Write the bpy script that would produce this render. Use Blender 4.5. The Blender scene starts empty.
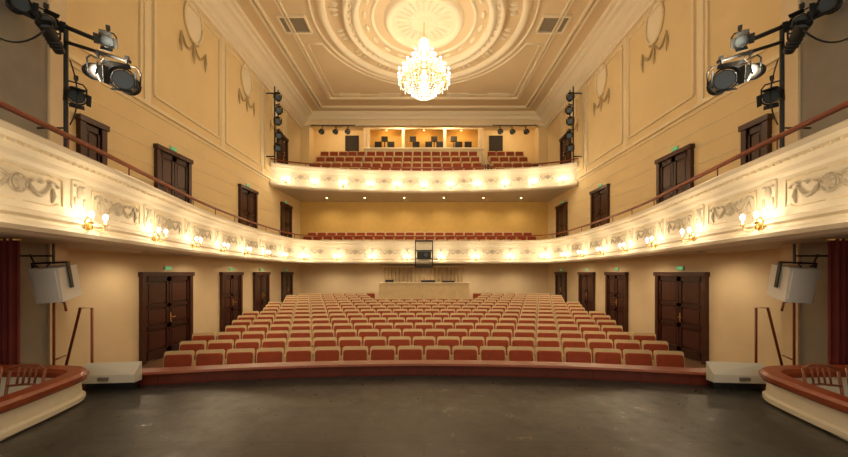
import bpy, math, random
from mathutils import Matrix, Vector
random.seed(3)
E=2.5   # eye height above stalls floor; heights given relative to the eye are e+E
scene=bpy.context.scene
# ---------------------------------------------------------------- materials
def mat(name,col,rough=0.6,metal=0.0,noise=0.0,nscale=4.0,bump=0.0,bscale=60,emit=None,estr=0,spec=0.5,col2=None):
    m=bpy.data.materials.new(name); m.use_nodes=True
    nt=m.node_tree; b=nt.nodes['Principled BSDF']
    b.inputs['Base Color'].default_value=(*col,1); b.inputs['Roughness'].default_value=rough
    b.inputs['Metallic'].default_value=metal
    b.inputs['Specular IOR Level'].default_value=spec
    tc=nt.nodes.new('ShaderNodeTexCoord')
    if noise>0 or col2:
        n=nt.nodes.new('ShaderNodeTexNoise'); n.inputs['Scale'].default_value=nscale; n.inputs['Detail'].default_value=6
        nt.links.new(tc.outputs['Object'],n.inputs['Vector'])
        r=nt.nodes.new('ShaderNodeValToRGB')
        r.color_ramp.elements[0].position=0.3; r.color_ramp.elements[1].position=0.7
        c2=col2 if col2 else tuple(c*(1-noise) for c in col)
        r.color_ramp.elements[0].color=(*c2,1); r.color_ramp.elements[1].color=(*col,1)
        nt.links.new(n.outputs['Fac'],r.inputs['Fac']); nt.links.new(r.outputs['Color'],b.inputs['Base Color'])
    if bump>0:
        n2=nt.nodes.new('ShaderNodeTexNoise'); n2.inputs['Scale'].default_value=bscale; n2.inputs['Detail'].default_value=4
        nt.links.new(tc.outputs['Object'],n2.inputs['Vector'])
        bp=nt.nodes.new('ShaderNodeBump'); bp.inputs['Strength'].default_value=bump; bp.inputs['Distance'].default_value=0.02
        nt.links.new(n2.outputs['Fac'],bp.inputs['Height']); nt.links.new(bp.outputs['Normal'],b.inputs['Normal'])
    if emit:
        b.inputs['Emission Color'].default_value=(*emit,1); b.inputs['Emission Strength'].default_value=estr
    return m
M_wall=mat('wall_plaster_ochre',(0.88,0.69,0.38),0.75,noise=0.06,nscale=1.2,bump=0.1)
M_wall_low=mat('wall_plaster_beige',(0.80,0.63,0.40),0.7,noise=0.08,nscale=1.5,bump=0.08)
M_grey=mat('reveal_paint_greige',(0.32,0.28,0.22),0.8,noise=0.1)
M_trim=mat('stucco_cream',(0.92,0.78,0.53),0.6,noise=0.05)
M_parapet=mat('parapet_stucco',(0.86,0.77,0.60),0.55,noise=0.05,nscale=3)
M_orn=mat('relief_ornament_stone',(0.62,0.54,0.41),0.5,noise=0.2,nscale=20)
M_orn2=mat('wall_relief_ornament',(0.62,0.47,0.26),0.6,noise=0.2,nscale=20)
M_ceil=mat('ceiling_plaster',(0.84,0.67,0.43),0.8,noise=0.05,nscale=0.8)
M_ceil2=mat('ceiling_stucco_light',(0.95,0.84,0.64),0.6)
M_coffer=mat('coffer_grille',(0.34,0.28,0.20),0.7)
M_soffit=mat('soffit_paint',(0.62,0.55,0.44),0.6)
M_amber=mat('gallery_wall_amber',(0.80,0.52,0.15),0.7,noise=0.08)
M_door=mat('door_mahogany',(0.050,0.013,0.010),0.35,noise=0.4,nscale=8)
M_doorf=mat('door_frame_mahogany',(0.070,0.020,0.013),0.35,noise=0.3,nscale=8)
M_brass=mat('brass',(0.8,0.55,0.2),0.3,1.0)
M_rail=mat('handrail_red_wood',(0.30,0.060,0.020),0.3,noise=0.25,nscale=6)
M_chair=mat('chair_brown_wood',(0.26,0.075,0.028),0.35,noise=0.3,nscale=8)
M_pit=mat('parapet_mahogany',(0.17,0.028,0.012),0.35,noise=0.35,nscale=5)
M_red=mat('seat_velvet_red',(0.38,0.062,0.018),0.8,noise=0.2,nscale=9,bump=0.1)
M_cream=mat('seat_wood_cream',(0.80,0.60,0.32),0.4,noise=0.12,nscale=6)
M_black=mat('matt_black',(0.012,0.012,0.013),0.45)
M_dark=mat('dark_interior',(0.03,0.022,0.018),0.8)
M_metal=mat('grey_steel',(0.25,0.25,0.25),0.35,0.9)
M_dmetal=mat('dark_steel',(0.05,0.05,0.05),0.35,0.8)
M_lens=mat('spot_lens',(0.10,0.12,0.14),0.08,0.2)
M_white=mat('white_painted_metal',(0.66,0.61,0.50),0.4)
M_spk=mat('speaker_white',(0.90,0.87,0.80),0.4)
M_curt=mat('curtain_dark_red',(0.15,0.016,0.012),0.9,noise=0.3)
M_curtc=mat('curtain_cream',(0.62,0.47,0.28),0.9,noise=0.15)
M_floor=mat('parquet_brown',(0.16,0.08,0.04),0.4,noise=0.3)
M_bulb=mat('bulb_glow',(1,0.9,0.7),0.5,emit=(1.0,0.86,0.62),estr=26)
M_bulb2=mat('downlight_glow',(1,0.9,0.7),0.5,emit=(1.0,0.75,0.40),estr=8)
M_green=mat('exit_sign_green',(0.02,0.35,0.10),0.5,emit=(0.10,1.0,0.40),estr=0.3)
M_cryst=mat('crystal',(0.95,0.90,0.80),0.12,0.0,emit=(1.0,0.90,0.70),estr=0.75,spec=1.0)  # faint self-glow stands in for candlelight scattered by the crystals
# stage floor: worn black dance vinyl with seams and scuffs
M_stage=bpy.data.materials.new('stage_vinyl_black'); M_stage.use_nodes=True
nt=M_stage.node_tree; b=nt.nodes['Principled BSDF']
tc=nt.nodes.new('ShaderNodeTexCoord')
n=nt.nodes.new('ShaderNodeTexNoise'); n.inputs['Scale'].default_value=1.6; n.inputs['Detail'].default_value=10; n.inputs['Roughness'].default_value=0.7
nt.links.new(tc.outputs['Object'],n.inputs['Vector'])
r=nt.nodes.new('ShaderNodeValToRGB'); r.color_ramp.elements[0].position=0.3; r.color_ramp.elements[1].position=0.72
r.color_ramp.elements[0].color=(0.018,0.017,0.016,1); r.color_ramp.elements[1].color=(0.052,0.048,0.042,1)
nt.links.new(n.outputs['Fac'],r.inputs['Fac'])
w=nt.nodes.new('ShaderNodeTexBrick'); w.inputs['Scale'].default_value=1.0; w.inputs['Brick Width'].default_value=50; w.inputs['Row Height'].default_value=0.75
w.inputs['Mortar Size'].default_value=0.006; w.inputs['Color1'].default_value=(1,1,1,1); w.inputs['Color2'].default_value=(1,1,1,1); w.inputs['Mortar'].default_value=(0.3,0.3,0.3,1)
nt.links.new(tc.outputs['Object'],w.inputs['Vector'])
mx=nt.nodes.new('ShaderNodeMix'); mx.data_type='RGBA'; mx.blend_type='MULTIPLY'; mx.inputs[0].default_value=1
nt.links.new(r.outputs['Color'],mx.inputs[6]); nt.links.new(w.outputs['Color'],mx.inputs[7])
# thin scuffs: stretched noise threshold
mp=nt.nodes.new('ShaderNodeMapping'); mp.inputs['Scale'].default_value=(3,14,1); mp.inputs['Rotation'].default_value=(0,0,0.35)
nt.links.new(tc.outputs['Object'],mp.inputs['Vector'])
ns=nt.nodes.new('ShaderNodeTexNoise'); ns.inputs['Scale'].default_value=1.5; ns.inputs['Detail'].default_value=12; ns.inputs['Roughness'].default_value=0.75
nt.links.new(mp.outputs['Vector'],ns.inputs['Vector'])
rs=nt.nodes.new('ShaderNodeValToRGB'); rs.color_ramp.elements[0].position=0.58; rs.color_ramp.elements[1].position=0.74
rs.color_ramp.elements[0].color=(0,0,0,1); rs.color_ramp.elements[1].color=(0.055,0.052,0.046,1)
nt.links.new(ns.outputs['Fac'],rs.inputs['Fac'])
ad=nt.nodes.new('ShaderNodeMix'); ad.data_type='RGBA'; ad.blend_type='ADD'; ad.inputs[0].default_value=1
nt.links.new(mx.outputs[2],ad.inputs[6]); nt.links.new(rs.outputs['Color'],ad.inputs[7]); nt.links.new(ad.outputs[2],b.inputs['Base Color'])
n3=nt.nodes.new('ShaderNodeTexNoise'); n3.inputs['Scale'].default_value=5; n3.inputs['Detail'].default_value=9; n3.inputs['Roughness'].default_value=0.65
nt.links.new(tc.outputs['Object'],n3.inputs['Vector'])
mr=nt.nodes.new('ShaderNodeMapRange'); mr.inputs['From Min'].default_value=0.3; mr.inputs['From Max'].default_value=0.7; mr.inputs['To Min'].default_value=0.24; mr.inputs['To Max'].default_value=0.46
nt.links.new(n3.outputs['Fac'],mr.inputs['Value']); nt.links.new(mr.outputs['Result'],b.inputs['Roughness'])
bp=nt.nodes.new('ShaderNodeBump'); bp.inputs['Strength'].default_value=0.08; bp.inputs['Distance'].default_value=0.01
nt.links.new(n3.outputs['Fac'],bp.inputs['Height']); nt.links.new(bp.outputs['Normal'],b.inputs['Normal'])

# ---------------------------------------------------------------- mesh builder
class MB:
    def __init__(s): s.v=[];s.f=[];s.m=[];s.s=[];s.mats=[]
    def mi(s,m):
        if m not in s.mats: s.mats.append(m)
        return s.mats.index(m)
    def add(s,vs,fs,m,M=None,smooth=False):
        o=len(s.v); k=s.mi(m)
        for v in vs:
            v=Vector(v)
            s.v.append(tuple(M@v) if M is not None else tuple(v))
        for f in fs:
            s.f.append(tuple(i+o for i in f)); s.m.append(k); s.s.append(smooth)
    def merge(s,o,M=None):
        off=len(s.v); km=[s.mi(m) for m in o.mats]
        if M is None: s.v+=o.v
        else: s.v+=[tuple(M@Vector(v)) for v in o.v]
        s.f+=[tuple(i+off for i in f) for f in o.f]; s.m+=[km[i] for i in o.m]; s.s+=o.s
    def box(s,c,d,m,M=None):
        x,y,z=[a/2 for a in d]; cx,cy,cz=c
        vs=[(cx+i*x,cy+j*y,cz+k*z) for i in(-1,1) for j in(-1,1) for k in(-1,1)]
        fs=[(0,1,3,2),(4,6,7,5),(0,4,5,1),(2,3,7,6),(0,2,6,4),(1,5,7,3)]
        s.add(vs,fs,m,M)
    def bb(s,x0,x1,y0,y1,z0,z1,m,M=None):
        s.box(((x0+x1)/2,(y0+y1)/2,(z0+z1)/2),(abs(x1-x0),abs(y1-y0),abs(z1-z0)),m,M)
    def cyl(s,p0,p1,r0,m,r1=None,n=12,M=None,caps=True):
        if r1 is None: r1=r0
        p0=Vector(p0);p1=Vector(p1); d=(p1-p0).normalized()
        a=d.orthogonal().normalized(); b=d.cross(a)
        vs=[]
        for p,r in((p0,r0),(p1,r1)):
            for i in range(n):
                t=2*math.pi*i/n; vs.append(p+a*math.cos(t)*r+b*math.sin(t)*r)
        s.add(vs,[(i,(i+1)%n,n+(i+1)%n,n+i) for i in range(n)],m,M,True)
        if caps: s.add(vs,[tuple(range(n))[::-1],tuple(range(n,2*n))],m,M)
    def tube(s,pts,r,m,n=8,M=None,flat=1.0):
        pts=[Vector(p) for p in pts]; vs=[]; L=len(pts); prev=None
        for i,p in enumerate(pts):
            d=(pts[min(i+1,L-1)]-pts[max(i-1,0)]).normalized()
            if prev is None: a=d.orthogonal().normalized()
            else:
                a=(prev-d*prev.dot(d)); a=a.normalized() if a.length>1e-6 else d.orthogonal().normalized()
            prev=a; b=d.cross(a); rr=r[i] if isinstance(r,(list,tuple)) else r
            for k in range(n):
                t=2*math.pi*k/n; vs.append(p+a*math.cos(t)*rr+b*math.sin(t)*rr)
        fs=[(i*n+k,i*n+(k+1)%n,(i+1)*n+(k+1)%n,(i+1)*n+k) for i in range(L-1) for k in range(n)]
        fs+=[tuple(range(n))[::-1],tuple(range((L-1)*n,L*n))]
        s.add(vs,fs,m,M,True)
    def sph(s,c,r,m,n=10,k=6,M=None,sc=(1,1,1)):
        vs=[];fs=[]
        for i in range(k+1):
            ph=math.pi*i/k
            for j in range(n):
                t=2*math.pi*j/n
                vs.append((c[0]+r*sc[0]*math.sin(ph)*math.cos(t),c[1]+r*sc[1]*math.sin(ph)*math.sin(t),c[2]+r*sc[2]*math.cos(ph)))
        for i in range(k):
            for j in range(n):
                fs.append((i*n+j,(i+1)*n+j,(i+1)*n+(j+1)%n,i*n+(j+1)%n))
        s.add(vs,fs,m,M,True)
    def lathe(s,c,prof,m,n=64,M=None,smooth=True):
        vs=[];fs=[]
        for (r,z) in prof:
            for j in range(n):
                t=2*math.pi*j/n; vs.append((c[0]+r*math.cos(t),c[1]+r*math.sin(t),c[2]+z))
        for i in range(len(prof)-1):
            for j in range(n): fs.append((i*n+j,i*n+(j+1)%n,(i+1)*n+(j+1)%n,(i+1)*n+j))
        s.add(vs,fs,m,M,smooth)
    def torus(s,c,R,r,m,n=48,k=8,M=None):
        s.lathe(c,[(R+r*math.cos(2*math.pi*i/k),r*math.sin(2*math.pi*i/k)) for i in range(k+1)],m,n,M)
    def rprism(s,w,h,rad,t,m,M=None,seg=3,chamf=0.0):
        out=[]
        for cx,cz,a0 in((w/2-rad,h/2-rad,0),(-w/2+rad,h/2-rad,90),(-w/2+rad,-h/2+rad,180),(w/2-rad,-h/2+rad,270)):
            for i in range(seg+1):
                a=math.radians(a0+90*i/seg); out.append((cx+rad*math.cos(a),cz+rad*math.sin(a)))
        n=len(out); vs=[(x,0,z) for x,z in out]
        if chamf>0:
            vs+=[(x,-t+chamf,z) for x,z in out]; q=1-2*chamf/min(w,h)
            vs+=[(x*q,-t,z*q) for x,z in out]; L=3
        else: vs+=[(x,-t,z) for x,z in out]; L=2
        fs=[(l*n+i,l*n+(i+1)%n,(l+1)*n+(i+1)%n,(l+1)*n+i) for l in range(L-1) for i in range(n)]
        fs+=[tuple(range(n))[::-1],tuple(range((L-1)*n,L*n))]
        s.add(vs,fs,m,M)
    def prism(s,out,z0,z1,m,M=None):
        n=len(out); vs=[(x,y,z0) for x,y in out]+[(x,y,z1) for x,y in out]
        fs=[(i,(i+1)%n,n+(i+1)%n,n+i) for i in range(n)]+[tuple(range(n))[::-1],tuple(range(n,2*n))]
        s.add(vs,fs,m,M)
    def sweep(s,fr,prof,m,closed=True,smooth=False):
        vs=[];P=len(prof)
        for (p,t,nn) in fr:
            for u,z in prof: vs.append((p[0]+nn[0]*u,p[1]+nn[1]*u,z))
        K=P if closed else P-1
        fs=[(i*P+j,i*P+(j+1)%P,(i+1)*P+(j+1)%P,(i+1)*P+j) for i in range(len(fr)-1) for j in range(K)]
        s.add(vs,fs,m,None,smooth)
        if closed: s.add(vs,[tuple(range(P)),tuple(range((len(fr)-1)*P,len(fr)*P))[::-1]],m)
    def obj(s,name,parent=None,loc=None):
        me=bpy.data.meshes.new(name); me.from_pydata(s.v,[],s.f)
        for m in s.mats: me.materials.append(m)
        me.polygons.foreach_set('material_index',s.m); me.polygons.foreach_set('use_smooth',s.s)
        me.update()
        import bmesh
        bm=bmesh.new(); bm.from_mesh(me); bmesh.ops.recalc_face_normals(bm,faces=bm.faces); bm.to_mesh(me); bm.free()
        o=bpy.data.objects.new(name,me); scene.collection.objects.link(o)
        if loc is not None: o.matrix_world=loc if isinstance(loc,Matrix) else Matrix.Translation(loc)
        if parent: o.parent=parent
        return o
def empty(name,M=None):
    o=bpy.data.objects.new(name,None); scene.collection.objects.link(o)
    if M is not None: o.matrix_world=M
    return o
def T(x,y,z): return Matrix.Translation((x,y,z))
def RZ(a): return Matrix.Rotation(math.radians(a),4,'Z')
def RX(a): return Matrix.Rotation(math.radians(a),4,'X')
def RY(a): return Matrix.Rotation(math.radians(a),4,'Y')
def cat(P,step=0.2):
    P=[Vector((*p,0)) for p in P]; Q=[P[0]*2-P[1]]+P+[P[-1]*2-P[-2]]; out=[]
    for i in range(1,len(Q)-2):
        a,b_,c,d=Q[i-1],Q[i],Q[i+1],Q[i+2]; n=max(2,int((c-b_).length/step))
        for k in range(n):
            t=k/n
            out.append(0.5*((2*b_)+(c-a)*t+(2*a-5*b_+4*c-d)*t*t+(3*b_-a-3*c+d)*t**3))
    out.append(P[-1]); return out
def frames(pts):
    fr=[];L=len(pts)
    for i,p in enumerate(pts):
        t=(pts[min(i+1,L-1)]-pts[max(i-1,0)]).normalized()
        fr.append((p,t,Vector((t.y,-t.x,0))))
    return fr
def mirror_path(L): return L+[(-x,y) for x,y in reversed(L[:-1])]
def at(fr,s):
    acc=0
    for i in range(len(fr)-1):
        d=(fr[i+1][0]-fr[i][0]).length
        if acc+d>=s:
            k=(s-acc)/d; return fr[i][0].lerp(fr[i+1][0],k),fr[i][1],fr[i][2]
        acc+=d
    return fr[-1]
def length(fr): return sum((fr[i+1][0]-fr[i][0]).length for i in range(len(fr)-1))
def fmat(p,t,n,z):
    return Matrix(((t.x,-n.x,0,p.x),(t.y,-n.y,0,p.y),(0,0,1,z),(0,0,0,1)))
WARM=(1.0,0.79,0.51)
def light(name,typ,loc,power,col=WARM,size=0.1,parent=None,rot=None,spot=None,blend=0.5):
    l=bpy.data.lights.new(name,typ); l.energy=power; l.color=col
    if typ in('POINT','SPOT'): l.shadow_soft_size=size
    if typ=='SPOT': l.spot_size=math.radians(spot or 90); l.spot_blend=blend
    o=bpy.data.objects.new(name,l); scene.collection.objects.link(o); o.location=loc
    if rot: o.rotation_euler=rot
    if parent: o.parent=parent
    return o
def aim(o,tgt):
    d=Vector(tgt)-o.location; o.rotation_euler=d.to_track_quat('-Z','Y').to_euler()

WX=7.27; BY=20.0; CZ=9.35+E; GB=22.5
RAKE0=6.0; RK=0.042
def fl(y): return max(0,(y-RAKE0))*RK
# ---------------------------------------------------------------- room shell
m=MB()
m.add([(-9,5.0,0),(9,5.0,0),(9,RAKE0,0),(-9,RAKE0,0),(-9,23,fl(23)),(9,23,fl(23)),(-9,-0.5,0),(9,-0.5,0)],[(6,7,1,0),(0,1,2,3),(3,2,5,4)],M_floor)
m.obj('floor')
for sx,nm in((-1,'left'),(1,'right')):
    m=MB()
    m.bb(sx*WX,sx*(WX+0.3),5.6,23,-0.1,0.45+E,M_wall_low)
    m.bb(sx*WX,sx*(WX+0.3),5.6,23,0.45+E,CZ+0.1,M_wall)
    m.obj('wall_'+nm)
    m=MB(); m.bb(sx*6.2,sx*(WX+0.3),-0.5,5.8,-0.1,CZ+0.1,M_grey)
    m.bb(sx*6.16,sx*6.3,5.6,5.86,-0.1,CZ+0.1,M_wall_low)
    m.obj('wall_proscenium_'+nm)
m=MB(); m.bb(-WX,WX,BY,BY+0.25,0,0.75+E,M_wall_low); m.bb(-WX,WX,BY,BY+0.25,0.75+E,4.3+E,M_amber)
m.bb(-WX,WX,GB,GB+0.2,4.3+E,CZ,M_wall); m.obj('wall_back')
m=MB(); m.bb(-WX-0.3,WX+0.3,-0.5,23,CZ,CZ+0.2,M_ceil); m.obj('ceiling')
m=MB(); m.bb(-WX,WX,20.0,20.3,8.62+E,CZ,M_trim)
for sx in(-1,1): m.bb(sx*6.75,sx*WX,20.0,20.3,5.0+E,8.7+E,M_wall)
m.bb(-WX,WX,19.95,20.0,8.6+E,8.7+E,M_ceil2)
m.obj('trim_gallery_lintel')

# ---- ceiling cove cornice
m=MB()
prof=[(0,8.45),(0.10,8.45),(0.12,8.55),(0.20,8.6),(0.22,8.68),(0.34,8.78),(0.42,8.95),(0.50,9.05),(0.62,9.1),(0.66,9.2),(0.78,9.22),(0.80,9.36),(0,9.36)]
prof=[(u,z+E) for u,z in prof]
for fr in ([(Vector((-WX,1,0)),Vector((0,1,0)),Vector((1,0,0))),(Vector((-WX,20,0)),Vector((0,1,0)),Vector((1,0,0)))],
           [(Vector((WX,20,0)),Vector((0,-1,0)),Vector((-1,0,0))),(Vector((WX,1,0)),Vector((0,-1,0)),Vector((-1,0,0)))]):
    m.sweep(fr,prof,M_ceil2)
fr=[(Vector((-WX,19.98,0)),Vector((1,0,0)),Vector((0,-1,0))),(Vector((WX,19.98,0)),Vector((1,0,0)),Vector((0,-1,0)))]
m.sweep(fr,[(0,8.95+E),(0.06,8.95+E),(0.1,9.1+E),(0.22,9.2+E),(0.24,9.36+E),(0,9.36+E)],M_ceil2)
m.obj('trim_cornice')
def rectloop(m,x0,x1,y0,y1,z,w,t,mt):
    m.bb(x0,x1,y0-w/2,y0+w/2,z-t,z+0.01,mt); m.bb(x0,x1,y1-w/2,y1+w/2,z-t,z+0.01,mt)
    m.bb(x0-w/2,x0+w/2,y0,y1,z-t,z+0.01,mt); m.bb(x1-w/2,x1+w/2,y0,y1,z-t,z+0.01,mt)
m=MB(); CY=12.7
for hx,hy,w,t in((5.95,6.65,0.12,0.07),(5.75,6.45,0.06,0.11),(5.1,5.6,0.09,0.06),(4.98,5.48,0.04,0.1)):
    rectloop(m,-hx,hx,CY-hy,CY+hy,CZ,w,t,M_ceil2)
for sx in(-1,1):
    for sy in(-1,1):
        R=4.35; pts=[]
        for i in range(21):
            a=math.radians(16+ (74-16)*i/20)
            pts.append((sx*R*math.cos(a),CY+sy*R*math.sin(a),CZ-0.02))
        x1=sx*4.75; y1=CY+sy*5.2
        loop=pts+[(pts[-1][0],y1,CZ-0.02),(x1,y1,CZ-0.02),(x1,pts[0][1],CZ-0.02),pts[0]]
        m.tube(loop,0.04,M_ceil2,6)
m.obj('trim_ceiling_mouldings')
m=MB()
for sx in(-1,1):
    yy=12.8; hw,hh,xc=0.5,0.42,4.86
    m.bb(sx*xc-hw,sx*xc+hw,yy-hh,yy+hh,CZ-0.02,CZ+0.05,M_coffer)
    rectloop(m,sx*xc-hw,sx*xc+hw,yy-hh,yy+hh,CZ,0.07,0.08,M_ceil2)
    for k in range(9): m.bb(sx*xc-hw,sx*xc+hw,yy-hh+0.05+k*0.09,yy-hh+0.08+k*0.09,CZ-0.035,CZ,M_coffer)
for xc,yy in((-3.9,17.9),(3.9,17.9),(-1.8,17.9),(1.8,17.9)):
    rectloop(m,xc-0.55,xc+0.55,yy-0.12,yy+0.12,CZ,0.04,0.04,M_ceil2)
m.obj('ceiling_vent_grille')
# ---- rosette
m=MB(); c=(0,CY,CZ)
m.lathe(c,[(0.0,-0.03),(0.35,-0.03),(0.4,-0.10),(0.5,-0.03),(1.15,-0.02)],M_ceil2,96)
m.lathe(c,[(1.15,-0.02),(1.2,-0.13),(1.32,-0.20),(1.42,-0.13),(1.5,0.0)],M_ceil2,96)
m.lathe(c,[(1.85,0.01),(1.88,-0.07),(1.96,-0.07),(2.0,0.01)],M_ceil2,96)
m.lathe(c,[(2.40,0.01),(2.42,-0.12),(2.5,-0.22),(2.62,-0.22),(2.66,-0.10),(2.8,-0.10),(2.85,-0.22),(2.95,-0.22),(3.0,0.01)],M_ceil2,96)
m.lathe(c,[(3.55,0.01),(3.58,-0.12),(3.66,-0.17),(3.75,-0.17),(3.8,-0.07),(3.86,0.01)],M_ceil2,96)
m.lathe(c,[(4.05,0.01),(4.07,-0.07),(4.12,-0.07),(4.14,0.01)],M_ceil2,96)
for i in range(56):
    a=2*math.pi*i/56; m.sph((c[0]+2.73*math.cos(a),c[1]+2.73*math.sin(a),CZ-0.12),0.06,M_ceil2,8,4)
for i in range(24):
    a=2*math.pi*i/24
    M=T(c[0]+0.78*math.cos(a),c[1]+0.78*math.sin(a),CZ-0.02)@RZ(math.degrees(a)); m.sph((0,0,0),1,M_ceil2,8,4,M,(0.28,0.06,0.07))
for i in range(16):
    a=2*math.pi*(i+.5)/16
    for da,ln in((-0.07,0.16),(0,0.22),(0.07,0.16)):
        M=T(c[0]+3.27*math.cos(a+da),c[1]+3.27*math.sin(a+da),CZ-0.005)@RZ(math.degrees(a+da)); m.sph((0,0,0),1,M_ceil2,8,4,M,(ln,0.075,0.08))
for i in range(20):
    a=2*math.pi*(i+.5)/20
    M=T(c[0]+2.2*math.cos(a),c[1]+2.2*math.sin(a),CZ-0.005)@RZ(math.degrees(a)); m.sph((0,0,0),1,M_ceil2,8,4,M,(0.08,0.2,0.07))
m.obj('ceiling_rosette')

# ---------------------------------------------------------------- side wall stucco panels
def wloop(m,sx,y0,y1,z0,z1,w,t,mt):
    X=sx*WX; x0,x1=X,X-sx*t
    m.bb(x0,x1,y0,y1,z0-w/2,z0+w/2,mt); m.bb(x0,x1,y0,y1,z1-w/2,z1+w/2,mt)
    m.bb(x0,x1,y0-w/2,y0+w/2,z0,z1,mt); m.bb(x0,x1,y1-w/2,y1+w/2,z0,z1,mt)
for sx,nm in((-1,'left'),(1,'right')):
    m=MB()
    for y0,y1 in((6.3,8.7),(9.15,12.05),(12.45,15.1),(15.5,17.6)):
        wloop(m,sx,y0,y1,4.75+E,8.25+E,0.07,0.05,M_trim)
    for y in(8.92,12.25,15.3,17.9):
        m.bb(sx*WX,sx*(WX-0.03),y-0.10,y+0.10,4.45+E,8.45+E,M_trim)
    m.bb(sx*WX,sx*(WX-0.06),5.8,19.9,4.36+E,4.46+E,M_trim)
    m.bb(sx*WX,sx*(WX-0.03),5.8,19.9,4.24+E,4.29+E,M_trim)
    for zz in(3.75,3.3,2.85,2.4):
        m.bb(sx*WX,sx*(WX-0.012),5.8,19.9,zz+E,zz+E+0.025,M_trim)
    m.obj('trim_panels_'+nm)
    for yc in(7.5,10.7,13.9,16.6):
        m=MB(); M=T(sx*(WX-0.002),yc,7.85+E)@RZ(90 if sx<0 else -90)
        N=40; hw,hh=0.40,0.62; dy=-0.04
        m.tube([(hw*math.cos(2*math.pi*i/N),dy,hh*math.sin(2*math.pi*i/N)) for i in range(N+1)],0.038,M_trim,6,M)
        vs=[(hw*math.cos(2*math.pi*i/N),-0.01,hh*math.sin(2*math.pi*i/N)) for i in range(N)]
        m.add(vs,[tuple(range(N))],M_ceil2,M)
        for s2 in(-1,1):
            m.tube([(s2*0.55*t_,dy,-0.72-0.35*math.sin(t_*math.pi)*0.9+0.05) for t_ in [i/10 for i in range(11)]],[0.012+0.024*math.sin(math.pi*i/10) for i in range(11)],M_orn2,6,M)
            m.tube([(s2*0.56,dy,-0.65),(s2*0.58,dy,-0.95),(s2*0.55,dy,-1.25)],[0.022,0.038,0.01],M_orn2,6,M)
            m.tube([(0,dy,-0.66),(s2*0.14,dy,-0.56),(s2*0.2,dy,-0.64),(s2*0.08,dy,-0.7)],0.016,M_orn2,6,M)
        m.tube([(0,dy,-0.66),(0,dy,-1.0),(0,dy,-1.3)],[0.02,0.038,0.01],M_orn2,6,M)
        m.obj('stucco_medallion')

# ---------------------------------------------------------------- doors
dn=[0]
def door(w,h,M,double=True,sign=True):
    dn[0]+=1
    m=MB(); fw=0.12
    m.bb(-w/2,-w/2+fw,-0.10,0.0,0,h,M_doorf); m.bb(w/2-fw,w/2,-0.10,0.0,0,h,M_doorf); m.bb(-w/2-0.03,w/2+0.03,-0.13,0.0,h-fw,h,M_doorf)
    m.bb(-w/2+fw,w/2-fw,-0.03,0,0,h-fw,M_door)
    iw=w-2*fw; nl=2 if double else 1
    for k in range(nl):
        x0=-w/2+fw+k*iw/nl; x1=x0+iw/nl; g=0.012
        hh=h-fw
        st=0.09 if iw/nl>0.45 else 0.06
        m.bb(x0+g,x0+st,-0.065,-0.03,0.02,hh-0.01,M_door); m.bb(x1-st,x1-g,-0.065,-0.03,0.02,hh-0.01,M_door)
        for a,b_ in((0.01,0.11),(0.36,0.41),(0.62,0.66),(0.94,0.995)): m.bb(x0+g,x1-g,-0.065,-0.03,a*hh,b_*hh,M_door)
        for a,b_ in((0.135,0.335),(0.435,0.595),(0.685,0.915)): m.bb(x0+st+0.035,x1-st-0.035,-0.055,-0.03,a*hh,b_*hh,M_doorf)
    hx=0.0 if double else iw/2-0.1
    m.bb(hx+0.03,hx+0.07,-0.075,-0.065,0.95,1.2,M_brass); m.cyl((hx+0.05,-0.12,1.08),(hx+0.05,-0.07,1.08),0.012,M_brass); m.cyl((hx+0.05,-0.12,1.08),(hx+0.17,-0.12,1.08),0.011,M_brass)
    m.obj('door_%d'%dn[0],loc=M)
    if sign:
        s=MB(); s.bb(-0.11,0.11,-0.045,-0.035,h+0.07,h+0.145,M_green); s.bb(-0.125,0.125,-0.036,0,h+0.055,h+0.16,M_white)
        s.bb(-0.08,-0.04,-0.048,-0.045,h+0.085,h+0.13,M_white); s.bb(0.0,0.08,-0.048,-0.045,h+0.10,h+0.115,M_white)
        s.obj('exit_sign',loc=M)
for sx in(-1,1):
    R=RZ(90 if sx<0 else -90); X=sx*(WX-0.001)
    for y0,y1 in((8.67,10.56),(12.1,13.45),(14.45,15.8),(17.3,18.6)):
        yc=(y0+y1)/2; door(y1-y0,0.0+E-fl(yc),T(X,yc,fl(yc))@R,True)
    for y0,y1,top in((7.1,7.7,3.3),(9.15,10.5,3.45),(13.3,14.65,3.45),(17.2,18.5,3.55)):
        yc=(y0+y1)/2; door(y1-y0,top-0.75,T(X,yc,0.75+E)@R,y0>8,y0>8)
    door(1.2,2.3,T(X,17.35,4.7+E)@R,True,False)

# ---------------------------------------------------------------- first balcony
L=[(-4.25,1.6),(-4.35,2.6),(-4.52,3.6),(-4.85,5.1),(-5.22,6.6),(-5.75,8.8),(-6.12,11.4),(-6.28,14.0),(-6.22,15.5),(-5.9,16.4),(-5.1,16.85),(-3,17.05),(0,17.15)]
BF=frames(cat(mirror_path(L)))
out=[(p.x,p.y) for p,t,n_ in BF]+[(WX,1.6),(WX,BY),(-WX,BY),(-WX,1.6)]
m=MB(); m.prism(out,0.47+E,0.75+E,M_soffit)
for k,(y0,z1) in enumerate(((18.25,1.05),(19.05,1.35))):
    m.bb(-WX,WX,y0,BY,0.75+E,z1+E,M_floor)
m.obj('balcony_floor')
m=MB()
P=[(-0.12,.42),(0.10,.42),(0.17,.46),(0.19,.51),(0.17,.55),(0.10,.58),(0.08,.62),(0.12,.65),(0.10,.70),(0.02,.73),(0.0,0.9),(0.0,1.24),(0.03,1.28),(0.05,1.34),(0.12,1.39),(0.14,1.43),(0.20,1.47),(0.21,1.53),(0.17,1.56),(-0.14,1.56)]
m.sweep(BF,[(u,z+E) for u,z in P],M_parapet)
LB=length(BF)
OBP=m.obj('balcony_parapet')
m=MB()
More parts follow.
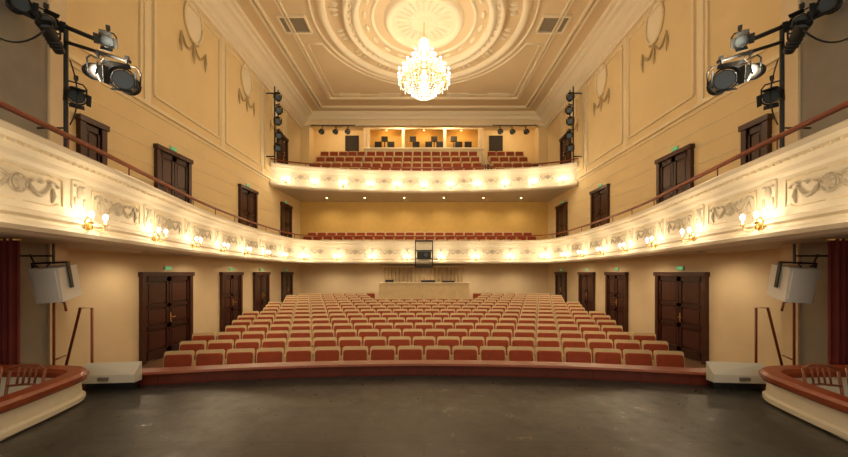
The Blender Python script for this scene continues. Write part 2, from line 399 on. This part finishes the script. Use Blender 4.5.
m.sweep(BF,[(u+0.03,z+E) for u,z in((-0.03,1.76),(0.03,1.76),(0.038,1.785),(0.025,1.81),(-0.025,1.81),(-0.038,1.785))],M_rail)
s=0.3
while s<LB:
    p,t,n_=at(BF,s); q=p+n_*(0.03); m.cyl((q.x,q.y,1.55+E),(q.x,q.y,1.77+E),0.011,M_rail,n=6); s+=1.3
m.obj('handrail',parent=OBP)
def ornament(W=0.5,H=0.13):
    o=MB()
    o.sph((0,0,0),1,M_orn,14,6,None,(0.085,0.03,0.10)); o.torus((0,0,0),0.10,0.014,M_orn,20,6,RX(90))
    for i in range(8):
        a=2*math.pi*i/8; o.sph((0.065*math.cos(a),-0.015,0.075*math.sin(a)),0.02,M_orn,6,4)
    for s2 in(-1,1):
        pts=[(s2*(0.10+W*0.95*i/16),0,0.06-H*0.95*math.sin(math.pi*i/16)) for i in range(17)]
        o.tube(pts,[0.010+0.015*math.sin(math.pi*i/16)+0.004*(i%2) for i in range(17)],M_orn,7)
        sp=[]
        for i in range(15):
            a=i/14*4.2; rr=0.075*(1-i/18)
            sp.append((s2*(W+0.12+rr*math.cos(a)),0,0.05+rr*math.sin(a)))
        o.tube(sp,[0.015*(1-i/22) for i in range(15)],M_orn,6)
        o.tube([(s2*(W+0.11),0,0.03),(s2*(W+0.13),-0.005,-0.06),(s2*(W+0.10),0,-0.15)],[0.012,0.022,0.007],M_orn,6)
        for k in range(3):
            o.sph((0,0,0),1,M_orn,6,4,T(s2*(0.18+0.12*k),-0.005,0.07+0.01*k)@RY(-s2*30),(0.05,0.014,0.02))
        o.tube([(s2*0.05,0,0.17),(s2*0.45,0,0.17),(s2*0.52,0,0.15),(s2*0.60,0,0.17),(s2*0.60,0,-0.17),(s2*0.52,0,-0.15),(s2*0.45,0,-0.19),(s2*0.05,0,-0.19)],0.010,M_trim,6)
    return o
O1=ornament(0.34,0.15)
SP=1.72
acc=0; s0=0
for i in range(len(BF)-1):
    acc+=(BF[i+1][0]-BF[i][0]).length
    if BF[i+1][0].y>4.45: s0=acc; break
half=LB/2; n_int=int(round((half-s0)/SP-0.5)); SP=(half-s0)/(n_int+0.5)
SP_list=[]; s=s0-2*SP
while s<LB-(s0-2*SP)+0.01: 
    if s>0.1: SP_list.append(s)
    s+=SP
m=MB()
for s in SP_list:
    if s+SP/2<LB: 
        p,t,n_=at(BF,s+SP/2); m.merge(O1,fmat(p+n_*0.008,t,n_,1.01+E))
    p,t,n_=at(BF,s); Mx=fmat(p,t,n_,1.04+E)
    m.rprism(0.24,0.40,0.03,0.025,M_parapet,Mx)
    m.sph((0,-0.03,0.04),1,M_orn,10,6,Mx,(0.06,0.025,0.10))
    for s2 in(-1,1):
        m.sph((s2*0.08,-0.03,-0.08),1,M_orn,8,4,Mx,(0.025,0.015,0.06)); m.sph((s2*0.07,-0.03,0.12),1,M_orn,8,4,Mx,(0.04,0.015,0.02))
s=0.1
while s<LB:
    p,t,n_=at(BF,s); Mx=fmat(p,t,n_,1.405+E); m.box((0,-0.115,0),(0.05,0.05,0.04),M_trim,Mx); s+=0.11
m.obj('relief_ornament',parent=OBP)
def sconce(name,M,scale=1.0,power=9):
    o=MB()
    o.sph((0,-0.01,0),1,M_brass,10,6,None,(0.05,0.02,0.09))
    for s2 in(-1,1):
        pts=[(0,-0.02,-0.02),(s2*0.04,-0.07,-0.07),(s2*0.09,-0.11,-0.06),(s2*0.115,-0.12,-0.01)]
        o.tube(pts,0.008,M_brass,6)
        o.lathe((s2*0.115,-0.12,-0.01),[(0.008,0),(0.032,0.012),(0.034,0.02),(0.0,0.02)],M_brass,12)
        o.cyl((s2*0.115,-0.12,0.01),(s2*0.115,-0.12,0.065),0.011,M_ceil2,n=8)
        o.sph((s2*0.115,-0.12,0.10),1,M_bulb,10,6,None,(0.024,0.024,0.038))
    ob=o.obj(name,loc=M@Matrix.Scale(scale,4))
    c=M@Vector((0,-0.26*scale,0.12*scale))
    light('sconce_light','POINT',c,power,size=0.05)
    return ob
for s in SP_list:
    p,t,n_=at(BF,s)
    if p.y<2.0: continue
    sconce('candle_sconce',fmat(p+n_*0.11,t,n_,0.66+E),1.15,power=8)

# ---------------------------------------------------------------- gallery (second balcony)
L2=[(-WX,16.05),(-6.6,16.5),(-5.2,16.95),(-3,17.35),(0,17.55)]
GF=frames(cat(mirror_path(L2)))
m=MB(); out=[(p.x,p.y) for p,t,n_ in GF]+[(WX,GB),(-WX,GB)]
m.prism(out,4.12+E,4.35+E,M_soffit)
for k,(y0,z1) in enumerate(((17.75,4.65),(18.45,5.15),(19.25,5.75),(20.05,6.35))): m.bb(-WX,WX,y0,GB,4.35+E,z1+E,M_floor)
m.obj('gallery_floor')
m=MB()
P=[(-0.1,4.08),(0.10,4.08),(0.16,4.13),(0.16,4.2),(0.08,4.25),(0.03,4.36),(0.0,4.45),(0.0,4.85),(0.03,4.92),(0.10,4.98),(0.13,5.05),(0.19,5.1),(0.19,5.17),(-0.12,5.17)]
m.sweep(GF,[(u,z+E) for u,z in P],M_parapet); LG=length(GF)
OGP=m.obj('gallery_parapet')
m=MB(); N=11; SG=LG/N
for k in range(N):
    s=SG*(k+0.5)
    if k<N-1:
        p,t,n_=at(GF,s+SG/2); m.merge(O1,fmat(p+n_*0.008,t,n_,4.66+E)@Matrix.Scale(0.85,4))
m.obj('relief_ornament',parent=OGP)
for k in range(N):
    p,t,n_=at(GF,SG*(k+0.5)); sconce('candle_sconce',fmat(p+n_*0.05,t,n_,4.36+E),1.2,power=7)
m=MB()
m.sweep(GF,[(u-0.03,z+E) for u,z in((-0.03,5.34),(0.03,5.34),(0.025,5.39),(-0.025,5.39))],M_rail)
for k in range(14):
    p,t,n_=at(GF,LG*(k+0.5)/14); m.cyl((p.x-n_.x*.03,p.y-n_.y*.03,5.15+E),(p.x-n_.x*.03,p.y-n_.y*.03,5.35+E),0.012,M_rail,n=6)
m.obj('handrail',parent=OGP)
def downlight(x,y,z,power,spot=130):
    m=MB(); m.lathe((0,0,0),[(0.05,0.0),(0.09,-0.012),(0.10,0.0)],M_metal,16); m.lathe((0,0,0),[(0,-0.004),(0.06,-0.004)],M_bulb2,16)
    m.obj('recessed_downlight',loc=T(x,y,z))
    light('downlight_lamp','SPOT',(x,y,z-0.03),power,size=0.08,spot=spot,blend=0.8)
for x in(-5.4,-3.3,-1.1,1.1,3.3,5.4): downlight(x,18.9,4.12+E,60,150)
for x in(-5.2,-2.6,0,2.6,5.2): downlight(x,18.6,0.47+E,85,160)
for sx in(-1,1):
    for y in(7.9,10.3,12.7,15.1): downlight(sx*6.45,y,0.47+E,44,165)

# gallery back: lighting booth with openings
m=MB(); y=21.3
m.bb(-3.7,3.7,y,y+0.15,6.3+E,7.75+E,M_trim); m.bb(-3.7,3.7,y,y+0.15,8.95+E,9.34+E,M_trim)
for x in(-3.7,-3.5,-1.3,1.3,3.5): m.bb(x-0.09,x+0.09,y-0.02,y+0.17,7.7+E,9.0+E,M_trim)
for x in(-3.74,3.66): m.bb(x,x+0.08,y+0.1,22.35,6.3+E,9.34+E,M_trim)
m.bb(-3.7,3.7,22.3,22.36,6.3+E,9.34+E,M_amber)  # amber back panel: the booth's warm glow put into its colour
m.bb(-3.7,3.7,y+0.15,22.3,7.0+E,7.1+E,M_floor)
m.bb(-3.75,3.75,y-0.08,y+0.05,7.7+E,7.78+E,M_ceil2)
for x in(-2.9,-2.1,0.3,1.0,2.2,2.8,-0.5):
    m.bb(x-0.22,x+0.22,y+0.2,y+0.4,7.1+E,8.25+E,M_black)
for x in(-2.5,-0.7,0.65,1.9): 
    m.bb(x-0.03,x+0.03,y+0.3,y+0.36,7.1+E,8.6+E,M_black); m.bb(x-0.2,x+0.2,y+0.25,y+0.4,8.3+E,8.6+E,M_black)
for sx in(-1,1):
    m.bb(sx*4.3,sx*5.2,22.42,22.48,7.2+E,9.0+E,M_dark)
m.obj('lighting_booth')
for x in(-2.4,0,2.4): light('booth_lamp','POINT',(x,21.8,9.0+E),6,col=(1,0.55,0.2),size=0.05)
m=MB()
for x in(-2.4,0,2.4): m.lathe((x,21.8,9.1+E),[(0.0,0.25),(0.01,0.06),(0.05,0.05),(0.09,0.0)],M_brass,14); m.sph((x,21.8,9.09+E),0.04,M_bulb2,8,5)
m.obj('booth_pendant_lamp')
for sx in(-1,1):
    for x in(1.5,5.2): 
        light('gallery_lamp','POINT',(sx*x,20.7,9.0+E),30,size=0.1)
m=MB()
for x in(-5.2,-1.5,1.5,5.2): m.lathe((x,20.7,CZ),[(0.10,0),(0.11,-0.05),(0.08,-0.09),(0.0,-0.11)],M_bulb2,16)
m.obj('gallery_ceiling_lamp')

# ---------------------------------------------------------------- seats
def seatmesh():
    s=MB()
    Mb=T(0,0.06,0.69)@RX(-8)
    s.rprism(0.515,0.54,0.05,0.04,M_cream,Mb)
    s.rprism(0.465,0.35,0.045,0.045,M_red,Mb@T(0,-0.039,0.028),chamf=0.014)
    Ms=T(0,-0.10,0.43)@RX(6)
    s.rprism(0.45,0.34,0.05,0.03,M_cream,Ms@T(0,-0.05,0),chamf=0.008)
    s.rprism(0.44,0.33,0.05,0.06,M_red,Ms@T(0,0.01,0))
    for sx in(-1,1):
        s.bb(sx*0.262-0.016,sx*0.262+0.016,-0.16,0.06,0.58,0.612,M_cream)
        s.bb(sx*0.262-0.014,sx*0.262+0.014,-0.06,0.04,0.0,0.58,M_cream)
        s.bb(sx*0.262-0.02,sx*0.262+0.02,-0.14,0.10,0.0,0.03,M_black)
    return s
SEAT=seatmesh()
root=empty('theatre_seating')
R0=30.0
for i in range(14):
    rd=i*0.83; yc=6.85+rd; R=R0+rd
    m=MB(); pitch=0.555; cnt=[18,19,20,19,20,21,22,21,22,23,22,23,24,23][i]
    for k in range(cnt):
        a=(k-(cnt-1)/2)*pitch/R
        x=R*math.sin(a); y=yc-R+R*math.cos(a)
        if i>=11 and abs(x)<2.5: continue
        m.merge(SEAT,T(x,y,fl(y))@RZ(-math.degrees(a)))
    m.obj('seat_row',parent=root)
root2=empty('balcony_seating')
for y,z in((17.85,0.75),(18.65,1.05),(19.4,1.35)):
    m=MB()
    hw=6.4 if z>0.8 else 5.2
    k=-hw
    while k<=hw: m.merge(SEAT,T(k,y,z+E)); k+=0.56
    m.obj('seat_row',parent=root2)
for sx in(-1,1):
    m=MB(); y=9.2
    while y<16:
        best=min(BF,key=lambda f:abs(f[0].y-y)+(0 if f[0].x*sx>0 else 99))
        p,t,n_=best; q=p-n_*0.55
        m.merge(SEAT,fmat(q,t,n_,0.75+E)); y+=0.62
    m.obj('seat_row',parent=root2)
root3=empty('gallery_seating')
for y,z in((18.15,4.65),(18.9,5.15),(19.7,5.75),(20.5,6.35)):
    m=MB(); hw=6.0; k=-hw
    while k<=hw+0.01:
        if abs(abs(k)-3.4)>0.2: m.merge(SEAT,T(k,y,z+E))
        k+=0.56
    m.obj('seat_row',parent=root3)
m=MB()
for y,z in((18.5,5.0),(19.3,5.6)):
    for sx in(-1,1):
        m.tube([(sx*3.4,y,z+E),(sx*3.4,y,z+0.95+E),(sx*3.4,y+0.6,z+1.45+E),(sx*3.4,y+0.6,z+0.5+E)],0.02,M_white,6)
m.obj('gallery_aisle_handrail')

# ---------------------------------------------------------------- stage
arc=[(-4.75,4.36),(-3.7,4.50),(-2.0,4.80),(0,4.93)]
PF=frames(cat(mirror_path(arc)))
out=[(p.x,p.y) for p,t,n_ in PF if abs(p.x)<4.5]+[(4.05,4.0),(3.74,3.0),(3.72,-3),(-3.72,-3),(-3.74,3.0),(-4.05,4.0)]
m=MB(); m.prism(out,0.85,1.0,M_stage); m.obj('stage_floor')
m=MB()
m.sweep(PF,[(-0.12,0.3),(-0.02,0.3),(-0.02,1.13),(-0.12,1.13)],M_pit)
m.sweep(PF,[(-0.20,1.13),(0.02,1.13),(0.035,1.15),(0.02,1.175),(-0.20,1.175),(-0.215,1.15)],M_rail)
for s in [length(PF)*k/16 for k in range(1,16)]:
    p,t,n_=at(PF,s); m.box((0,0.015,1.06),(0.02,0.01,0.12),M_pit,fmat(p,t,n_,0))
m.obj('orchestra_pit_parapet')
for sx in(-1,1):
    path=[(-3.74,1.4),(-3.74,2.4),(-3.78,3.05),(-3.88,3.6),(-3.98,3.92),(-4.18,4.10),(-4.6,4.16),(-5.2,4.18),(-6.15,4.18)]
    pts=cat([(x,y) for x,y in path],0.1)
    if sx>0: pts=[Vector((-p.x,p.y,0)) for p in reversed(pts)]
    F=frames(pts)
    m=MB(); 
    m.sweep(F,[(-0.10,0.5),(0,0.5),(0.0,1.0),(0.04,1.02),(0.04,1.07),(0.01,1.09),(0.0,1.25),(-0.10,1.25)],M_parapet)
    m.sweep(F,[(-0.13,1.25),(0.05,1.25),(0.07,1.28),(0.07,1.32),(0.04,1.35),(-0.11,1.35),(-0.14,1.31)],M_rail)
    m.obj('box_parapet')
    m=MB(); m.bb(sx*3.9,sx*6.2,0.5,4.0,0.50,0.55,M_floor); m.obj('box_floor')
    m=MB(); 
    x0,x1=3.70,4.34
    vs=[(x0,4.34,1.09),(x1,4.28,1.09),(x1,4.36,1.09),(x0,4.46,1.09),(x0,4.34,1.19),(x1,4.28,1.19),(x1,4.36,1.33),(x0,4.46,1.33)]
    vs=[(sx*a,b_,c_) for a,b_,c_ in vs]
    m.add(vs,[(0,1,2,3),(4,5,6,7),(0,1,5,4),(1,2,6,5),(2,3,7,6),(3,0,4,7)],M_white)
    m.bb(sx*(x0+0.02),sx*x1,4.36,4.42,1.0,1.10,M_black)
    m.bb(sx*(x0+0.30),sx*(x0+0.42),4.285,4.32,1.12,1.165,M_metal)
    m.obj('footlight_cabinet')
    m=MB()
    m.tube([(sx*5.66,5.2,0.0),(sx*5.66,5.2,1.95),(sx*5.66,5.2,2.03),(sx*5.60,5.2,2.06),(sx*5.5,5.2,2.03),(sx*5.47,5.2,1.9)],0.016,M_rail,8)
    m.tube([(sx*5.80,5.5,0.95),(sx*5.56,5.5,1.92),(sx*5.37,5.5,1.92),(sx*5.37,5.5,0.0)],0.018,M_rail,8)
    m.tube([(sx*5.80,5.5,0.95),(sx*5.80,5.5,0.0)],0.018,M_rail,8)
    m.tube([(sx*5.66,5.2,1.15),(sx*5.80,5.5,1.15)],0.014,M_rail,8)
    m.obj('stair_handrail')
    m=MB(); N=72; vs=[];
    for i in range(N+1):
        u=i/N; x=5.38+0.79*u; y=4.50+0.05*math.sin(u*math.pi*20)
        for z in(0.55,0.44+E): vs.append((sx*x,y,z))
    m.add(vs,[(2*i,2*i+2,2*i+3,2*i+1) for i in range(N)],M_curt,None,True)
    m.tube([(sx*5.34,4.50,0.43+E),(sx*6.18,4.50,0.43+E)],0.02,M_brass,8)
    m.obj('stage_box_curtain')
    M=T(sx*5.50,5.05,-0.16+E)@RZ(-sx*10)@RY(sx*3)@RX(8)@Matrix.Scale(0.84,4)
    m=MB()
    vs=[(-0.25,0.2,-0.27),(0.25,0.2,-0.27),(0.25,0.2,0.3),(-0.25,0.2,0.3),(-0.20,-0.15,-0.33),(0.20,-0.15,-0.33),(0.22,-0.15,0.27),(-0.22,-0.15,0.27)]
    m.add(vs,[(0,1,2,3),(4,5,6,7),(0,1,5,4),(1,2,6,5),(2,3,7,6),(3,0,4,7)],M_spk,M)
    m.bb(-0.17,0.17,-0.165,-0.15,-0.28,0.22,M_spk,M)
    m.bb(-0.27,-0.25,-0.02,0.04,-0.1,0.36,M_dmetal,M); m.bb(0.25,0.27,-0.02,0.04,-0.1,0.36,M_dmetal,M); m.bb(-0.27,0.27,-0.02,0.04,0.34,0.37,M_dmetal,M)
    m.cyl((sx*5.50,5.05,0.12+E),(sx*5.50,5.05,0.42+E),0.016,M_dmetal)
    m.cyl((sx*5.50,5.05,0.24+E),(sx*6.19,5.1,0.24+E),0.013,M_dmetal)
    m.tube([(sx*5.50,5.0,0.12+E),(sx*5.58,4.98,0.02+E),(sx*5.72,5.0,0.10+E),(sx*5.85,5.05,0.26+E)],0.010,M_black,6)
    m.obj('loudspeaker')
    for (cx,cy,rot) in((4.52,3.66,6),(5.02,3.66,10)):
        m=MB(); M=T(sx*cx,cy,0.55)@RZ(-sx*rot)
        m.rprism(0.38,0.36,0.08,0.035,M_chair,M@T(0,0,0.44)@RX(90))
        for ax in(-0.18,0.18):
            m.tube([(ax,-0.15,0.0),(ax*0.95,-0.14,0.44)],0.015,M_chair,7,M)
            m.tube([(ax,0.20,0.0),(ax,0.17,0.42),(ax,0.24,0.84)],0.015,M_chair,7,M)
        m.tube([(-0.18,0.235,0.84),(-0.1,0.255,0.88),(0.1,0.255,0.88),(0.18,0.235,0.84)],0.016,M_chair,7,M)
        m.tube([(-0.18,0.205,0.66),(0,0.225,0.67),(0.18,0.205,0.66)],0.013,M_chair,7,M)
        for ux in(-0.09,-0.03,0.03,0.09): m.tube([(ux,0.215,0.66),(ux,0.25,0.87)],0.011,M_chair,6,M)
        vs=[]
        m.tube([(-0.18,-0.14,0.2),(0.18,-0.14,0.2)],0.01,M_chair,6,M)
        for ax in(-0.18,0.18): m.tube([(ax,-0.14,0.22),(ax,0.19,0.22)],0.01,M_chair,6,M)
        m.obj('wooden_chair')

# ---------------------------------------------------------------- spotlights & rigs
def spot(m,pos,yaw,pitch,L=0.38,r=0.09,barn=True):
    M=T(*pos)@RZ(yaw)@RX(pitch)
    m.cyl((0,L*0.5,0),(0,L*0.1,0),r*0.85,M_black,r,n=16,M=M); m.cyl((0,L*0.1,0),(0,-L*0.35,0),r,M_black,n=16,M=M)
    m.cyl((0,-L*0.35,0),(0,-L*0.5,0),r*1.05,M_black,r*1.2,n=16,M=M,caps=False)
    m.lathe((0,0,0),[(0,0),(r*0.9,0)],M_lens,16,M@T(0,-L*0.36,0)@RX(90))
    m.box((0,L*0.45,0),(r*1.1,0.05,r*1.1),M_black,M)
    for k in range(3): m.torus((0,0,0),r*1.0,0.008,M_dmetal,16,5,M@T(0,L*(0.05+0.12*k),0)@RX(90))
    if barn:
        for a in range(4):
            Mx=M@RY(a*90)@T(0,-L*0.5,r*1.05)@RX(-35); m.box((0,-0.04,0),(r*1.7,0.08,0.006),M_black,Mx)
    M2=T(*pos)@RZ(yaw)
    m.tube([(-r*1.15,0,0),(-r*1.2,0,r*1.3),(-r*0.8,0,r*1.9),(r*0.8,0,r*1.9),(r*1.2,0,r*1.3),(r*1.15,0,0)],0.012,M_black,6,M2)
    m.cyl((0,0,r*1.9),(0,0,r*2.6),0.016,M_black,M=M2); m.box((0,0,r*2.7),(0.05,0.05,0.06),M_black,M2)
def px(x,y,d): return ((x-424)/340*d,d,(272-y)/340*d+E)
for sx in(-1,1):
    def q(x,y,d):
        a=px(x,y,d); return (-sx*a[0],a[1],a[2])
    m=MB()
    m.cyl(q(66,150,5.45),q(66,25,5.45),0.030,M_black)
    m.cyl(q(12,8,5.0),q(66,32,5.45),0.028,M_black); m.cyl(q(20,8,5.15),q(112,46,5.2),0.032,M_black)
    m.cyl(q(66,42,5.42),q(130,62,5.3),0.026,M_black)
    a=q(66,128,5.45); m.cyl(a,(sx*6.195,5.45,a[2]),0.014,M_black)
    s_=-sx
    spot(m,q(46,22,5.1),s_*60,20,0.42,0.09)
    spot(m,q(52,38,5.0),s_*20,-30,0.4,0.08,False)
    spot(m,q(108,42,5.2),s_*35,25,0.30,0.08)
    spot(m,q(98,72,5.2),s_*70,15,0.46,0.11)
    spot(m,q(127,83,5.2),s_*25,10,0.42,0.14)
    spot(m,q(76,95,5.35),s_*50,30,0.36,0.10)
    spot(m,q(18,5,5.0),s_*60,15,0.40,0.10)
    for a in((((30,10),(50,45),(64,30))),((70,60),(85,100),(70,125)),((95,50),(110,62),(125,70))):
        P_=[Vector(q(u,v,5.25)) for u,v in a]
        m.tube([P_[0].lerp(P_[1],k/8).lerp(P_[1].lerp(P_[2],k/8),k/8) for k in range(9)],0.010,M_black,5)
    cab=[Vector(q(u,v,4.8)) for u,v in((-6,35),(20,52),(45,30))]
    m.tube([cab[0].lerp(cab[1],k/8).lerp(cab[1].lerp(cab[2],k/8),k/8) for k in range(9)],0.012,M_black,5)
    m.obj('stage_lighting_rig')
    m=MB(); X=sx*6.85
    m.cyl((X,15.6,5.0+E),(X,15.6,8.5+E),0.03,M_black)
    for z in(5.3,8.2): m.cyl((X,15.6,z+E),(sx*WX,15.6,z+E),0.03,M_black)
    for z,dy in((5.6,0.0),(6.2,0.1),(6.8,0),(7.35,0.1),(7.9,0.0)):
        spot(m,(X+sx*-0.22,15.45+dy,z+E),s_*20,10,0.42,0.12)
        m.cyl((X,15.6,z+0.3+E),(X-sx*0.22,15.5,z+0.3+E),0.02,M_black)
    m.obj('spotlight_ladder')
    m=MB(); m.cyl((sx*4.0,19.7,8.5+E),(sx*6.6,19.7,8.5+E),0.025,M_black)
    for x in(4.4,5.1,5.9): spot(m,(sx*x,19.7,8.1+E),s_*5,15,0.35,0.10); m.cyl((sx*x,19.7,8.35+E),(sx*x,19.7,8.5+E),0.02,M_black)
    for x in(4.05,6.5): m.cyl((sx*x,19.7,8.5+E),(sx*x,19.94,8.65+E),0.02,M_black)
    m.obj('gallery_spotlight_bar')

# projector in cage on balcony front
m=MB(); M=T(0,16.70,1.0+E)
for x in(-0.42,0.42):
    for yy in(-0.15,0.2): m.bb(x-0.02,x+0.02,yy-0.02,yy+0.02,-0.78,0.55,M_black,M)
for z in(-0.76,-0.35,0.05,0.53):
    m.bb(-0.44,0.44,-0.17,-0.13,z-0.02,z+0.02,M_black,M); m.bb(-0.44,0.44,0.18,0.22,z-0.02,z+0.02,M_black,M)
m.bb(-0.42,0.42,-0.15,0.2,-0.74,-0.70,M_black,M); m.bb(-0.34,0.34,-0.2,0.2,-0.32,0.0,M_black,M)
m.cyl((0.1,-0.2,-0.16),(0.1,-0.28,-0.16),0.08,M_metal,n=16,M=M); m.lathe((0,0,0),[(0,0),(0.07,0)],M_lens,16,M@T(0.1,-0.285,-0.16)@RX(90))
m.obj('projector_cage')
m=MB(); zf=fl(17.0)
m.bb(-2.2,2.2,16.6,16.68,zf,1.95,M_cream); m.bb(-2.2,-2.12,16.68,17.7,zf,1.95,M_cream); m.bb(2.12,2.2,16.68,17.7,zf,1.95,M_cream)
m.bb(-2.26,2.26,16.52,17.1,1.95,1.99,M_trim)
for x in(-1.1,0,1.1): m.bb(x-0.01,x+0.01,16.59,16.6,zf,1.93,M_wall_low)
m.bb(-2.2,2.2,16.58,16.6,1.62,1.64,M_wall_low)
m.bb(-0.15,0.55,16.75,16.78,1.99,2.10,M_black); m.bb(-1.9,-1.5,16.7,16.75,1.99,2.12,M_black); m.bb(0.9,1.5,16.75,17.0,1.99,2.07,M_black)
m.obj('sound_mixing_desk')
m=MB(); N=140; vs=[]
for i in range(N+1):
    u=i/N; x=-2.3+4.6*u; y=19.82+0.06*math.sin(u*math.pi*44)
    for z in(fl(19.8),0.30+E): vs.append((x,y,z))
m.add(vs,[(2*i,2*i+2,2*i+3,2*i+1) for i in range(N)],M_curtc,None,True)
m.bb(-2.4,2.4,19.72,19.98,0.28+E,0.36+E,M_trim)
m.obj('back_curtain')

# ---------------------------------------------------------------- chandelier
m=MB(); cx,cy=0,12.7; z0=6.5+E
def cp(r,a,z): return (cx+r*math.cos(a),cy+r*math.sin(a),z)
m.tube([(cx,cy,CZ),(cx,cy,z0+2.2)],0.02,M_brass,8)
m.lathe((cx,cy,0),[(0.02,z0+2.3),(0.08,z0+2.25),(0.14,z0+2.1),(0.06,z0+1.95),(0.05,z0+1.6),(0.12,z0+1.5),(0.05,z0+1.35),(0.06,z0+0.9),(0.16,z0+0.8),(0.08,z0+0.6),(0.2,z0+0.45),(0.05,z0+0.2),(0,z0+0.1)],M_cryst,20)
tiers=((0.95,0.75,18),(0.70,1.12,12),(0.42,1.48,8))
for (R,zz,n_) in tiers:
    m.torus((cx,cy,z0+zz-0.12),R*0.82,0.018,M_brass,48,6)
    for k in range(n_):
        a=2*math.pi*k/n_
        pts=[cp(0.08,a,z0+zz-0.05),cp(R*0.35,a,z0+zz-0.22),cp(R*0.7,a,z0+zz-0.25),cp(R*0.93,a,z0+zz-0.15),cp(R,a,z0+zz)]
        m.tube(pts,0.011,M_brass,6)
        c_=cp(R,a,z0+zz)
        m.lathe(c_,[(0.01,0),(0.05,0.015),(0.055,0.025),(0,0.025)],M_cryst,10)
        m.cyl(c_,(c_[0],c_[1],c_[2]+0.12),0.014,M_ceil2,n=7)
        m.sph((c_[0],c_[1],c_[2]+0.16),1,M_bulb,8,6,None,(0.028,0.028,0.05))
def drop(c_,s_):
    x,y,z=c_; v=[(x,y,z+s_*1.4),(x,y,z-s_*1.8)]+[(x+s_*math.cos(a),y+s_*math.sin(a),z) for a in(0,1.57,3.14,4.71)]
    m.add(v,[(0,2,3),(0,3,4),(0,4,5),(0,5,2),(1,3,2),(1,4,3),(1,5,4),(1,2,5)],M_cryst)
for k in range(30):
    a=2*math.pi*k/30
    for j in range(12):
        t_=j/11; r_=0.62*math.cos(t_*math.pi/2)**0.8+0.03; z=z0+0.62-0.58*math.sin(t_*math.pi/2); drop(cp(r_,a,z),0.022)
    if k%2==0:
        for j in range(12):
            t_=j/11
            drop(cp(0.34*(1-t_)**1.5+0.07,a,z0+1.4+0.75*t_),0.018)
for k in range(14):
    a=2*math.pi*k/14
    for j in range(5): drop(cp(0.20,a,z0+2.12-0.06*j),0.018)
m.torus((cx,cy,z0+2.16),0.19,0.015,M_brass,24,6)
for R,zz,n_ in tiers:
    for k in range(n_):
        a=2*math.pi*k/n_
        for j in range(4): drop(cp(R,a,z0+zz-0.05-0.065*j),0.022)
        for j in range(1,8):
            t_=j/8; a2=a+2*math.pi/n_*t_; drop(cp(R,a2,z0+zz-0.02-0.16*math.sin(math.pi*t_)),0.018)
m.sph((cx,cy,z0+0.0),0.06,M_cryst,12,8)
m.obj('crystal_chandelier')
for k in range(4):
    a=math.pi/4+k*math.pi/2
    light('chandelier_lamp','POINT',cp(1.1,a,z0+0.35),44,col=(1,0.79,0.52),size=0.2)

# fill spots added at the rigs to brighten ceiling, walls and seats
for sx in(-1,1):
    o=light('added_wash_fill','SPOT',(sx*4.9,5.0,3.0+E),700,size=0.25,spot=130,blend=0.9,col=(1,0.81,0.54)); aim(o,(-sx*3.5,13,7.5))
    o=light('added_flood_fill','SPOT',(sx*4.9,5.0,3.0+E),380,size=0.25,spot=120,blend=0.9,col=(1,0.83,0.60)); aim(o,(0,13,1.5))

# ---------------------------------------------------------------- world, camera
w=bpy.data.worlds.new('World'); scene.world=w; w.use_nodes=True
w.node_tree.nodes['Background'].inputs[0].default_value=(1.0,0.86,0.66,1); w.node_tree.nodes['Background'].inputs[1].default_value=0.6
cam=bpy.data.cameras.new('Camera'); co=bpy.data.objects.new('Camera',cam); scene.collection.objects.link(co)
co.location=(0,0,E); co.rotation_euler=(math.radians(90),0,0)
cam.sensor_width=36; cam.lens=340/848*36; cam.shift_y=43.5/848; cam.clip_start=0.05
scene.camera=co
scene.view_settings.view_transform='Standard'
scene.view_settings.look='None'
scene.view_settings.exposure=0.4
